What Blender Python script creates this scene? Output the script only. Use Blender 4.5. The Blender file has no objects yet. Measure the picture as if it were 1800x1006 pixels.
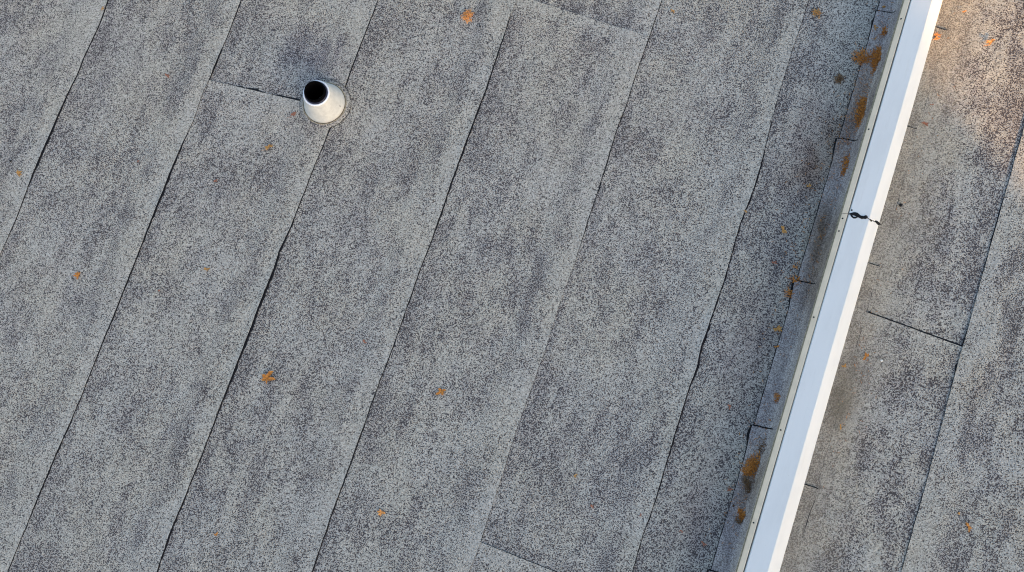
import bpy, bmesh, math, random
from mathutils import Matrix, Vector, noise, Euler

# ------------------------------------------------------------------ camera, world, sun, exposure
scene = bpy.context.scene
col = scene.collection
CA, CB, CC, CH = 0.14056522, 0.06561998, 0.33029022, 4.39018135
ROT = (Matrix.Rotation(CC, 3, 'Z') @ Matrix.Rotation(CB, 3, 'Y') @ Matrix.Rotation(CA, 3, 'X'))
cam_d = bpy.data.cameras.new('camera')
cam = bpy.data.objects.new('camera', cam_d)
col.objects.link(cam)
cam_d.sensor_width = 36.0
cam_d.lens = 25.0
cam_d.clip_start = 0.1
cam_d.clip_end = 2000
cam.matrix_world = Matrix.Translation((0, 0, CH)) @ ROT.to_4x4()
scene.camera = cam

SUN_EL = 11.0                       # degrees above the horizon
SUN_AZ = math.atan2(-0.62, 0.78)    # world direction towards the sun (low, from the right)
sun_dir = Vector((math.cos(math.radians(SUN_EL)) * math.cos(SUN_AZ),
                  math.cos(math.radians(SUN_EL)) * math.sin(SUN_AZ),
                  math.sin(math.radians(SUN_EL))))
world = bpy.data.worlds.new('World')
scene.world = world
world.use_nodes = True
wn = world.node_tree
bg = wn.nodes['Background']
sky = wn.nodes.new('ShaderNodeTexSky')
sky.sky_type = 'NISHITA'
sky.sun_disc = False
sky.sun_elevation = math.radians(SUN_EL)
sky.sun_rotation = math.atan2(sun_dir.x, sun_dir.y)
sky.air_density = 1.0
sky.dust_density = 4.0
sky.ozone_density = 1.2
wn.links.new(sky.outputs[0], bg.inputs[0])
bg.inputs[1].default_value = 0.15

sun_d = bpy.data.lights.new('sun', 'SUN')
sun_d.energy = 2.7
sun_d.angle = math.radians(0.5)
sun_d.color = (1.0, 0.57, 0.22)
sun = bpy.data.objects.new('sun', sun_d)
col.objects.link(sun)
sun.rotation_euler = (-sun_dir).to_track_quat('-Z', 'Y').to_euler()
sun.location = (10, -6, 12)

vs = scene.view_settings
vs.view_transform = 'Standard'
vs.look = 'None'
vs.gamma = 1.0
vs.use_curve_mapping = False
vs.exposure = 1.85
scene.cycles.filter_width = 1.1
scene.cycles.denoising_prefilter = 'NONE'

rnd = random.Random(11)


# ------------------------------------------------------------------ helpers
def at(px, py, z=0.0):
    """world point at height z seen at a pixel of the 1800 px wide photograph"""
    d = ROT @ Vector((px - 900, -(py - 503), -1250.0))
    t = (CH - z) / -d.z
    return Vector((d.x * t, d.y * t, z))


def link(o, parent=None):
    col.objects.link(o)
    if parent is not None:
        o.parent = parent
    return o


def mesh_obj(name, verts, faces, mats, parent=None, smooth=False, mat_idx=None, attrs=None, loc=None):
    me = bpy.data.meshes.new(name)
    me.from_pydata(verts, [], faces)
    if not isinstance(mats, (list, tuple)):
        mats = [mats]
    for m in mats:
        me.materials.append(m)
    if mat_idx:
        me.polygons.foreach_set('material_index', mat_idx)
    if smooth:
        me.polygons.foreach_set('use_smooth', [True] * len(me.polygons))
    if attrs:
        for k, v in attrs.items():
            a = me.attributes.new(k, 'FLOAT', 'POINT')
            a.data.foreach_set('value', v)
    me.update()
    o = bpy.data.objects.new(name, me)
    if loc:
        o.location = loc
    return link(o, parent)


def empty(name, loc=(0, 0, 0)):
    o = bpy.data.objects.new(name, None)
    o.location = loc
    o.empty_display_size = 0.1
    return link(o)


def tag(o, label=None, cat=None, group=None, kind=None):
    if label: o['label'] = label
    if cat: o['category'] = cat
    if group: o['group'] = group
    if kind: o['kind'] = kind
    return o


def box(name, x0, x1, y0, y1, z0, z1, mat, parent=None):
    v = [(x0, y0, z0), (x1, y0, z0), (x1, y1, z0), (x0, y1, z0), (x0, y0, z1), (x1, y0, z1), (x1, y1, z1), (x0, y1, z1)]
    f = [(3, 2, 1, 0), (4, 5, 6, 7), (0, 1, 5, 4), (1, 2, 6, 5), (2, 3, 7, 6), (3, 0, 4, 7)]
    return mesh_obj(name, v, f, mat, parent)


def lathe(name, prof, mat, parent=None, seg=64, closed=False, wob=None, smooth=True):
    """revolve (r, z) pairs around the local z axis"""
    v, f = [], []
    n = len(prof)
    for i in range(seg):
        a = 2 * math.pi * i / seg
        for j, (r, z) in enumerate(prof):
            rr = r * (1 + (wob(a, j) if wob else 0))
            v.append((rr * math.cos(a), rr * math.sin(a), z))
    for i in range(seg):
        k = (i + 1) % seg
        for j in range(n - 1 if not closed else n):
            l = (j + 1) % n
            f.append((i * n + j, k * n + j, k * n + l, i * n + l))
    return mesh_obj(name, v, f, mat, parent, smooth)


def tube_path(pts, radii, flat=1.0, sides=6, v=None, f=None):
    """a swept tube with a radius for each point, squashed in z by flat"""
    if v is None: v, f = [], []
    base = len(v)
    n = len(pts)
    for i, p in enumerate(pts):
        a = pts[max(0, i - 1)]
        b = pts[min(n - 1, i + 1)]
        t = (b - a)
        t.z = 0
        if t.length < 1e-9: t = Vector((1, 0, 0))
        t.normalize()
        s = Vector((-t.y, t.x, 0))
        for k in range(sides):
            an = 2 * math.pi * k / sides
            v.append(tuple(p + s * math.cos(an) * radii[i] + Vector((0, 0, 1)) * math.sin(an) * radii[i] * flat))
    for i in range(n - 1):
        for k in range(sides):
            l = (k + 1) % sides
            f.append((base + i * sides + k, base + i * sides + l, base + (i + 1) * sides + l, base + (i + 1) * sides + k))
    f.append(tuple(base + k for k in reversed(range(sides))))
    f.append(tuple(base + (n - 1) * sides + k for k in range(sides)))
    return v, f


def lerp_table(tab, x):
    if x <= tab[0][0]: return tab[0][1]
    for (a, va), (b, vb) in zip(tab, tab[1:]):
        if x <= b:
            return va + (vb - va) * (x - a) / (b - a)
    return tab[-1][1]


def sstep(a, b, x):
    t = max(0.0, min(1.0, (x - a) / (b - a)))
    return t * t * (3 - 2 * t)


# ------------------------------------------------------------------ materials
class NT:
    def __init__(self, name):
        self.m = bpy.data.materials.new(name)
        self.m.use_nodes = True
        self.t = self.m.node_tree
        self.b = self.t.nodes['Principled BSDF']

    def n(self, typ, ins=None, **kw):
        x = self.t.nodes.new(typ)
        for k, v in kw.items(): setattr(x, k, v)
        if ins:
            for k, v in ins.items():
                self.set(x.inputs[k], v)
        return x

    def set(self, sock, v):
        if isinstance(v, bpy.types.NodeSocket): self.t.links.new(v, sock)
        else: sock.default_value = v

    def math(self, op, a, b=None, c=None, clamp=False):
        x = self.t.nodes.new('ShaderNodeMath')
        x.operation = op
        x.use_clamp = clamp
        self.set(x.inputs[0], a)
        if b is not None: self.set(x.inputs[1], b)
        if c is not None: self.set(x.inputs[2], c)
        return x.outputs[0]

    def noise(self, vec, scale, detail=2.0, rough=0.5, dist=0.0):
        x = self.n('ShaderNodeTexNoise', {'Vector': vec, 'Scale': scale, 'Detail': detail, 'Roughness': rough, 'Distortion': dist})
        return x.outputs['Fac']

    def remap(self, v, a, b, c=0.0, d=1.0, smooth=True):
        x = self.n('ShaderNodeMapRange', {'Value': v, 'From Min': a, 'From Max': b, 'To Min': c, 'To Max': d},
                   interpolation_type='SMOOTHSTEP' if smooth else 'LINEAR')
        return x.outputs['Result']

    def mix(self, f, a, b, blend='MIX'):
        x = self.t.nodes.new('ShaderNodeMix')
        x.data_type = 'RGBA'
        x.blend_type = blend
        self.set(x.inputs['Factor'], f)
        for s, v in ((x.inputs[6], a), (x.inputs[7], b)):
            if isinstance(v, tuple) and len(v) == 3: v = v + (1.0,)
            self.set(s, v)
        return x.outputs[2]

    def pos(self):
        return self.n('ShaderNodeNewGeometry').outputs['Position']

    def scaled(self, vec, sx, sy, sz, loc=(0, 0, 0)):
        return self.n('ShaderNodeMapping', {'Vector': vec, 'Scale': (sx, sy, sz), 'Location': loc}).outputs[0]

    def spot(self, pos, x, y, rx, ry):
        """1 at the centre of an elliptical mark on the roof, 0 outside"""
        m = self.n('ShaderNodeVectorMath', {0: pos, 1: (x, y, 0)}, operation='SUBTRACT').outputs[0]
        s = self.scaled(m, 1 / rx, 1 / ry, 0.0)
        l = self.n('ShaderNodeVectorMath', {0: s}, operation='LENGTH').outputs['Value']
        return self.remap(l, 1.0, 0.0)


def simple(name, rgb, rough=0.6, spec=0.3, var=0.0, scale=30.0, bump=0.0):
    k = NT(name)
    c = rgb + (1.0,)
    k.b.inputs['Roughness'].default_value = rough
    k.b.inputs['Specular IOR Level'].default_value = spec
    if var > 0:
        p = k.pos()
        nz = k.noise(p, scale, 4.0, 0.6)
        cc = k.mix(k.remap(nz, 0.35, 0.65), tuple(x * (1 - var) for x in rgb), tuple(min(1, x * (1 + var)) for x in rgb))
        k.set(k.b.inputs['Base Color'], cc)
        if bump > 0:
            bp = k.n('ShaderNodeBump', {'Height': nz, 'Distance': bump, 'Strength': 1.0})
            k.set(k.b.inputs['Normal'], bp.outputs[0])
    else:
        k.b.inputs['Base Color'].default_value = c
    return k.m


def granule_material(name, pale=(0.408, 0.372, 0.322), dark=(0.050, 0.042, 0.045), density=0.0, grain=1.0, dirt_and_shade=0.0, margin=True,
                     dust=0.0, soft=0.0):
    """mineral granule cap sheet: pale granules with dark bitumen showing between them"""
    k = NT(name)
    P = k.pos()
    # worn blotches at several sizes, drawn out along the sheet
    big = k.noise(k.scaled(P, 1.0, 0.5, 1.0), 2.3, 3.0, 0.6)
    mid = k.noise(k.scaled(P, 1.0, 0.45, 1.0, (7, 3, 0)), 9.5, 3.0, 0.6, 0.3)
    fin = k.noise(P, 27.0, 2.0, 0.6)
    wear = k.math('MULTIPLY_ADD', big, 0.36, k.math('MULTIPLY', mid, 0.42))
    wear = k.math('MULTIPLY_ADD', fin, 0.22, wear)
    streak = k.noise(k.scaled(P, 1.0, 0.16, 1.0, (3, 8, 0)), 13.0, 3.0, 0.6)
    wear = k.math('MULTIPLY_ADD', k.math('SUBTRACT', streak, 0.5), 0.22, k.math('ADD', wear, 0.012))                     # about 0.5 on average
    if dust > 0:
        wear = k.math('MULTIPLY_ADD', k.math('SUBTRACT', wear, 0.5), 1.45, 0.505)
    if margin:
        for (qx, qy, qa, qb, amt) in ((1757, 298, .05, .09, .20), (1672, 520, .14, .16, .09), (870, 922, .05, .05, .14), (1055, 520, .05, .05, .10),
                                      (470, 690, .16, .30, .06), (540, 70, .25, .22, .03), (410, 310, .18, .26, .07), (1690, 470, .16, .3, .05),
                                      (40, 570, .10, .35, .09), (980, 560, .04, .18, .12), (1645, 480, .10, .3, .05), (1560, 900, .2, .25, .05),
                                      (1745, 575, .14, .14, -.12), (430, 200, .22, .12, -.08), (560, 30, .1, .2, -.04), (330, 215, .12, .22, -.09),
                                      (130, 60, .14, .16, -.06), (1180, 560, .16, .5, -.05), (1520, 840, .10, .20, -.04), (1700, 880, .12, .12, -.05)):
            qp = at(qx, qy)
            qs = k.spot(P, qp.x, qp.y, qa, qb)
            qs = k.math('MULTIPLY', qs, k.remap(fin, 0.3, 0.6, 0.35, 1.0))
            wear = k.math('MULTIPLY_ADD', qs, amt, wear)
        lap = k.n('ShaderNodeAttribute', attribute_name='lap').outputs['Fac']
        toe = k.n('ShaderNodeAttribute', attribute_name='toe').outputs['Fac']
        wob = k.noise(k.scaled(P, 1.0, 1.0, 1.0, (2, 9, 0)), 5.0, 3.0, 0.65)
        lapw = k.math('MULTIPLY_ADD', wob, -0.13, lap)
        m1 = k.remap(lapw, 0.085, -0.06, 0.0, 1.0)                       # pale margin beside the lap
        toew = k.math('MULTIPLY_ADD', wob, -0.16, toe)
        m2 = k.remap(toew, 0.07, -0.06, 0.0, 1.0)                       # dark bitumen bleed beyond it
        wear = k.math('MULTIPLY_ADD', m1, -0.135, wear)
        wear = k.math('MULTIPLY_ADD', m2, 0.055, wear)
    # granules
    g1 = k.noise(P, 150.0 * grain, 0.6, 0.5, 0.3)
    g2 = k.n('ShaderNodeTexVoronoi', {'Vector': P, 'Scale': 150.0 * grain, 'Randomness': 1.0}).outputs['Distance']
    g = k.math('MULTIPLY_ADD', g2, 0.16, g1)                            # high = crevice
    g = k.math('SUBTRACT', g, 0.085)
    thr = k.remap(wear, 0.34, 0.66, 0.655 - density, 0.475 - density, smooth=False)
    lo = k.math('SUBTRACT', thr, 0.05 + soft)
    hi = k.math('ADD', thr, 0.05 + soft)
    x = k.n('ShaderNodeMapRange', {'Value': g, 'From Min': lo, 'From Max': hi, 'To Min': 0.0, 'To Max': 1.0}, interpolation_type='SMOOTHSTEP')
    dk = k.math('MULTIPLY', x.outputs['Result'], 0.93)
    # single granules differ: brighter, bluish and brownish ones
    cell = k.n('ShaderNodeTexVoronoi', {'Vector': P, 'Scale': 150.0 * grain, 'Randomness': 1.0}).outputs['Color']
    sep = k.n('ShaderNodeSeparateColor', {'Color': cell})
    val = k.remap(sep.outputs[0], 0.0, 1.0, 0.68, 1.34, smooth=False)
    cv = k.n('ShaderNodeCombineXYZ', {0: val, 1: val, 2: val}).outputs[0]
    hue = k.noise(k.scaled(P, 1, 1, 1, (4, 1, 0)), 1.7, 3.0, 0.6)
    pc = k.mix(k.remap(hue, 0.36, 0.64), tuple(a * b for a, b in zip(pale, (0.985, 0.997, 1.02))), tuple(a * b for a, b in zip(pale, (1.012, 1.005, 0.98))))
    pc = k.mix(1.0, pc, cv, 'MULTIPLY')
    darker = k.remap(wear, 0.46, 0.63)
    pc = k.mix(k.math('MULTIPLY', darker, 0.4), pc, (pale[0] * 0.60, pale[1] * 0.60, pale[2] * 0.72))
    cc = k.mix(dk, pc, dark)
    # stains, plus painted shade and tint, each with a shape of its own
    def patch(c, x, y, rx, ry, rgb, amt):
        sp = k.spot(P, x, y, rx, ry)
        nn = k.remap(mid, 0.30, 0.60, 0.55, 1.0)
        return k.mix(k.math('MULTIPLY', k.math('MULTIPLY', sp, nn), amt), c, rgb, 'MULTIPLY')
    if dirt_and_shade > 0:  # dirt stains first, then the painted shade by the vent
        cc = patch(cc, 1.60, 0.50, 0.16, 0.34, (0.46, 0.40, 0.32), 1.0)
        cc = patch(cc, 1.62, 0.42, 0.09, 0.20, (0.40, 0.34, 0.27), 1.0)
        cc = patch(cc, 1.21, 1.42, 0.12, 0.34, (0.38, 0.31, 0.23), 1.0)
        cc = patch(cc, 1.25, 1.15, 0.09, 0.45, (0.55, 0.46, 0.38), 1.0)
        cc = patch(cc, 1.05, 1.75, 0.20, 0.30, (0.80, 0.70, 0.62), 0.9)
        cc = patch(cc, 1.13, 1.95, 0.20, 0.35, (0.74, 0.65, 0.56), 0.8)
        cc = patch(cc, 1.22, 2.30, 0.12, 0.50, (0.68, 0.58, 0.46), 0.7)
        cc = patch(cc, 1.24, -0.15, 0.10, 0.30, (0.66, 0.55, 0.40), 0.7)
        cc = patch(cc, -2.22, 1.52, 0.42, 0.36, (0.86, 0.86, 0.94), 1.0)  # bluish shade up-left of the vent, painted into the colour
        cc = patch(cc, -2.10, 1.34, 0.20, 0.20, (0.80, 0.80, 0.90), 0.9)  # tighter core of the same painted vent shade
    if dirt_and_shade > 0 and dust == 0 and margin:  # warm wash painted in to offset the bluish shade beside the parapet
        for (sx_, sy_, ra_, rb_) in ((1.0, 1.9, .30, .8), (1.02, 0.6, .28, .9), (1.0, -.4, .25, .6)):
            cc = patch(cc, sx_, sy_, ra_, rb_, (0.88, 0.80, 0.80), 1.0)
    if dust > 0:
        sepP = k.n('ShaderNodeSeparateXYZ', {0: P})
        dn = k.noise(k.scaled(P, 1, 0.5, 1, (1, 5, 0)), 4.0, 4.0, 0.65)
        xx = k.math('MULTIPLY_ADD', dn, -0.55, sepP.outputs[0])
        dm = k.remap(xx, 1.62, 1.33, 0.0, dust)
        dust_c = k.mix(1.0, (0.39, 0.345, 0.27), k.n('ShaderNodeCombineXYZ', {0: k.remap(sep.outputs[1], 0, 1, 0.72, 1.25, smooth=False), 1: k.remap(sep.outputs[1], 0, 1, 0.72, 1.25, smooth=False), 2: k.remap(sep.outputs[1], 0, 1, 0.72, 1.25, smooth=False)}).outputs[0], 'MULTIPLY')
        cc = k.mix(dm, cc, dust_c)
        gen = k.remap(k.noise(P, 3.1, 4.0, 0.6), 0.45, 0.7, 0.0, 0.3)
        cc = k.mix(gen, cc, (1.0, 0.90, 0.76), 'MULTIPLY')
    k.set(k.b.inputs['Base Color'], cc)
    k.b.inputs['Roughness'].default_value = 0.92
    k.b.inputs['Specular IOR Level'].default_value = 0.2
    h = k.math('MULTIPLY_ADD', dk, -1.0, k.math('MULTIPLY', sep.outputs[2], 0.5))
    bp = k.n('ShaderNodeBump', {'Height': h, 'Distance': 0.0022, 'Strength': 0.8})
    soft_h = k.noise(k.scaled(P, 1.0, 0.7, 1.0), 6.0, 2.0, 0.5)
    bp2 = k.n('ShaderNodeBump', {'Height': soft_h, 'Distance': 0.012, 'Strength': 0.8, 'Normal': bp.outputs[0]})
    k.set(k.b.inputs['Normal'], bp2.outputs[0])
    return k.m


M = {}
M['sheet'] = granule_material('granule_cap_sheet', dirt_and_shade=1.0)
M['sheet_right'] = granule_material('granule_cap_sheet_dusty', pale=(0.385, 0.360, 0.318), dirt_and_shade=1.0, dust=0.42, grain=0.95)
M['flash'] = granule_material('granule_flashing', pale=(0.46, 0.405, 0.38), dark=(0.19, 0.158, 0.15), density=-0.02, dirt_and_shade=1.0, margin=False, grain=1.15, soft=0.05)
M['flange'] = granule_material('granule_flange', pale=(0.37, 0.345, 0.31), dark=(0.05, 0.043, 0.048), margin=False, soft=0.02)
M['bitumen'] = simple('bitumen', (0.006, 0.006, 0.008), 0.7, 0.2, 0.3, 60.0, 0.001)
M['trim'] = simple('beige_trim_paint', (0.95, 0.71, 0.51), 0.5, 0.35, 0.05, 14.0)
M['tan_sealant'] = simple('tan_sealant', (0.30, 0.25, 0.17), 0.7, 0.3, 0.3, 70.0)
M['screw'] = simple('dark_screw', (0.02, 0.015, 0.012), 0.5, 0.5)
M['rubber'] = simple('black_plastic', (0.003, 0.003, 0.004), 0.7, 0.15)
M['shaded_black'] = simple('shaded_black_plastic', (0.0012, 0.0012, 0.0015), 0.9, 0.05)  # black pipe plastic, deepened to paint in the dark of the opening
M['pipe_side'] = simple('dark_blue_black_plastic', (0.012, 0.011, 0.028), 0.35, 0.5)
M['white_rim'] = simple('white_rim', (0.88, 0.88, 0.93), 0.45, 0.4)
M['slab'] = simple('roof_deck', (0.05, 0.05, 0.055), 0.9, 0.2, 0.2, 8.0)
M['render'] = simple('wall_render', (0.45, 0.42, 0.37), 0.9, 0.2, 0.1, 3.0)
M['lawn'] = simple('lawn', (0.06, 0.085, 0.03), 0.95, 0.1, 0.4, 0.8)
M['bark'] = simple('bark', (0.10, 0.07, 0.05), 0.9, 0.2, 0.3, 9.0)
M['leafage'] = simple('conifer_green', (0.05, 0.08, 0.03), 0.7, 0.3, 0.4, 4.0)
M['tile'] = simple('roof_tile', (0.20, 0.09, 0.06), 0.8, 0.3, 0.3, 6.0)
M['glass'] = simple('window_glass', (0.03, 0.035, 0.04), 0.08, 0.6)
M['pebble_dark'] = simple('dark_pebble', (0.01, 0.009, 0.01), 0.7, 0.3)
M['pebble_white'] = simple('white_pebble', (0.75, 0.75, 0.72), 0.6, 0.3)


def coping_material():
    k = NT('white_coated_metal')
    P = k.pos()
    a = k.noise(k.scaled(P, 1, 0.25, 1), 9.0, 5.0, 0.65)
    b = k.noise(P, 90.0, 3.0, 0.6)
    c = k.mix(k.remap(a, 0.4, 0.72), (0.68, 0.675, 0.66), (0.635, 0.63, 0.615))
    c = k.mix(k.remap(b, 0.69, 0.78, 0.0, 0.5), c, (0.38, 0.35, 0.31))
    d = k.noise(k.scaled(P, 1, 0.12, 1), 38.0, 4.0, 0.7)
    c = k.mix(k.remap(d, 0.55, 0.78, 0.0, 0.22), c, (0.50, 0.48, 0.45))
    # thin grime that has settled at the outer corner of the sloping face
    k.set(k.b.inputs['Base Color'], c)
    k.b.inputs['Roughness'].default_value = 0.38
    k.b.inputs['Specular IOR Level'].default_value = 0.45
    bp = k.n('ShaderNodeBump', {'Height': a, 'Distance': 0.004, 'Strength': 0.5})
    k.set(k.b.inputs['Normal'], bp.outputs[0])
    return k.m


def cone_material():
    k = NT('cream_coated_boot')
    P = k.pos()
    a = k.noise(P, 34.0, 5.0, 0.7)
    b = k.noise(P, 120.0, 3.0, 0.6)
    sp = k.n('ShaderNodeSeparateXYZ', {0: P})
    low = k.remap(k.math('MULTIPLY_ADD', a, -0.035, sp.outputs[2]), 0.022, -0.012, 0.0, 0.75)
    c = k.mix(k.remap(a, 0.35, 0.65), (0.54, 0.525, 0.495), (0.63, 0.615, 0.58))
    c = k.mix(low, c, (0.30, 0.22, 0.13))
    c = k.mix(k.remap(b, 0.66, 0.76, 0.0, 0.5), c, (0.30, 0.24, 0.16))
    k.set(k.b.inputs['Base Color'], c)
    k.b.inputs['Roughness'].default_value = 0.42
    k.b.inputs['Specular IOR Level'].default_value = 0.45
    bp = k.n('ShaderNodeBump', {'Height': a, 'Distance': 0.002, 'Strength': 0.5})
    k.set(k.b.inputs['Normal'], bp.outputs[0])
    return k.m


def litter_material(name, c1, c2):
    k = NT(name)
    P = k.pos()
    a = k.noise(P, 160.0, 2.0, 0.6)
    k.set(k.b.inputs['Base Color'], k.mix(k.remap(a, 0.38, 0.62), c1, c2))
    k.b.inputs['Roughness'].default_value = 0.7
    return k.m


M['coping'] = coping_material()
M['cone'] = cone_material()
L = {
    'orange': litter_material('orange_needles', (0.62, 0.235, 0.03), (0.36, 0.125, 0.02)),
    'bright': litter_material('bright_orange_leaf', (0.85, 0.38, 0.10), (0.60, 0.22, 0.05)),
    'brown': litter_material('brown_needles', (0.20, 0.10, 0.035), (0.10, 0.055, 0.025)),
    'red': litter_material('reddish_leaf', (0.38, 0.14, 0.075), (0.25, 0.10, 0.06)),
    'tan': litter_material('golden_leaf', (0.56, 0.28, 0.07), (0.36, 0.17, 0.04)),
}

# ------------------------------------------------------------------ ground, building, roof deck
Y0, Y1 = -5.0, 6.5
XL, XR = -7.4, 6.6
# ground sheet reaching the horizon
mesh_obj('ground', [(-900, -900, -3.4), (900, -900, -3.4), (900, 900, -3.4), (-900, 900, -3.4)], [(0, 1, 2, 3)], M['lawn'])['kind'] = 'structure'
roof = box('roof', XL, XR, Y0, Y1, -0.30, -0.004, M['slab'])
roof['kind'] = 'structure'
bw = box('building_walls', XL + 0.15, XR - 0.15, Y0 + 0.15, Y1 - 0.15, -3.4, -0.302, M['render'])
bw['kind'] = 'structure'

# ------------------------------------------------------------------ cap sheets of the left roof
SEAM0, PITCH, TH, UNDER = -3.7595, 0.9, 0.004, 0.10


def seam_x(k):
    return SEAM0 + k * PITCH


# how far each lap edge strays from its straight line: (y, dx)
WANDER = {
    0: [(-.24, .009), (-.1, .010), (.07, -.001), (.22, -.009), (.5, -.007), (.74, -.009), (.93, .002), (1.07, -.003), (1.31, .006), (1.5, -.009)],
    1: [(-2.1, -.001), (-1.88, .002), (-1.7, -.001), (-1.42, .001), (-1.21, .010), (-.97, .010), (-.7, .005), (-.48, .008), (-.28, .005), (-.08, .002), (.21, -.003), (.36, -.002), (.51, -.006), (.70, -.003), (.85, .008), (1.07, 0), (1.22, .005), (1.34, .002), (1.51, .004), (1.77, -.003)],
    2: [(-1.85, -.003), (-1.63, -.015), (-1.39, -.008), (-1.14, -.004), (-.83, -.005), (-.3, -.003), (-.12, -.005), (.12, -.001), (.24, -.010), (.42, .003), (.74, .004), (1.09, .011), (1.43, .005), (1.62, 0), (2.05, .002)],
    3: [(-1.52, .004), (-1.16, -.003), (-.84, -.001), (-.38, -.003), (-.06, .003), (.21, .001), (.39, -.003), (.59, .004), (.91, 0), (.98, -.003), (1.27, -.003), (1.46, -.001), (1.68, .002), (1.84, -.002), (2.1, -.008), (2.32, -.004)],
    4: [(-1.2, -.002), (-1.02, .006), (-.64, .002), (-.36, -.004), (-.05, .001), (.17, .007), (.49, 0), (.74, .010), (1.04, .003), (1.27, .003), (1.63, -.008), (1.84, .001), (2.05, -.005), (2.33, .001), (2.59, .002)],
    5: [(-.88, -.002), (-.66, -.005), (-.43, .004), (-.17, -.002), (.07, -.002), (.26, -.002), (.39, .005), (.51, -.008), (.65, -.001), (.77, .002), (.95, .008), (1.3, -.002), (1.56, .016), (1.77, .010), (2.11, -.007), (2.45, -.011), (2.66, -.005), (2.86, -.004)],
}
# width in mm of the bitumen bead / open gap along each lap edge: (y, mm)
BEAD = {
    -2: [(0, 3)], -1: [(0, 4)],
    0: [(-.6, 0), (-.28, 0), (-.2, 2), (.1, 3), (.3, 9), (.6, 7), (.75, 4), (1.0, 3), (1.3, 4), (1.5, 4), (2.5, 3)],
    1: [(-2.3, 3), (-2.0, 2), (-1.7, 5), (-1.3, 5), (-1.0, 3), (-.7, 4), (-.3, 5), (0, 5), (.3, 9), (.5, 8), (.72, 5), (.80, 1), (1.0, 1), (1.2, 1), (1.27, 7), (1.36, 5), (1.45, 2), (1.7, 4), (3, 3)],
    2: [(-2, 6), (-1.6, 8), (-1.3, 5), (-1.0, 4), (-.7, 8), (-.3, 11), (0, 12), (.28, 9), (.45, 4), (.75, 3), (1.0, 3), (1.43, 5), (1.7, 4), (3, 3)],
    3: [(-1.7, 4), (-1.2, 6), (-.8, 7), (-.5, 5), (0, 5), (.5, 4), (.75, 7), (1.0, 8), (1.3, 9), (1.6, 7), (1.9, 6), (2.2, 4), (4, 4)],
    4: [(-1.4, 4), (-1.0, 3), (-.7, 0), (-.4, 1), (0, 1), (.4, 0), (.8, 2), (1.0, 5), (1.3, 6), (1.6, 5), (1.9, 4), (2.3, 4), (4, 4)],
    5: [(-1, 5), (-.5, 6), (-.1, 8), (.2, 7), (.35, 11), (.6, 12), (.9, 6), (1.2, 7), (1.6, 8), (2.0, 4), (2.4, 3), (4, 3)],
}


def edge_x(k, y):
    s = 0.0
    if k in WANDER:
        s += lerp_table(WANDER[k], y)
    s += 0.0022 * noise.noise(Vector((k * 7.3, y * 9.0, 1.0))) + 0.0020 * noise.noise(Vector((k * 3.1, y * 34.0, 5.0)))
    return seam_x(k) + s


def lap_end_y(k, x):
    """the end laps cross their strip slightly askew; x is measured from the strip's right edge"""
    return END_LAPS[k][0] + END_LAPS[k][1] * (x + 0.45) + 0.0025 * noise.noise(Vector((x * 22.0, k, 3.0)))


# strip index (its right-hand lap) -> (y of the end lap at mid strip, slope)
END_LAPS = {2: (1.205, 0.075), 4: (2.33, -0.03), 5: (-1.03, -0.02)}
OFFS = [0.0, 0.006, 0.016, 0.035, 0.06, 0.09, 0.13, 0.18, 0.25, 0.35, 0.47, 0.60, 0.72, 0.80, 0.86, 0.90, 0.95, 1.0]


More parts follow.
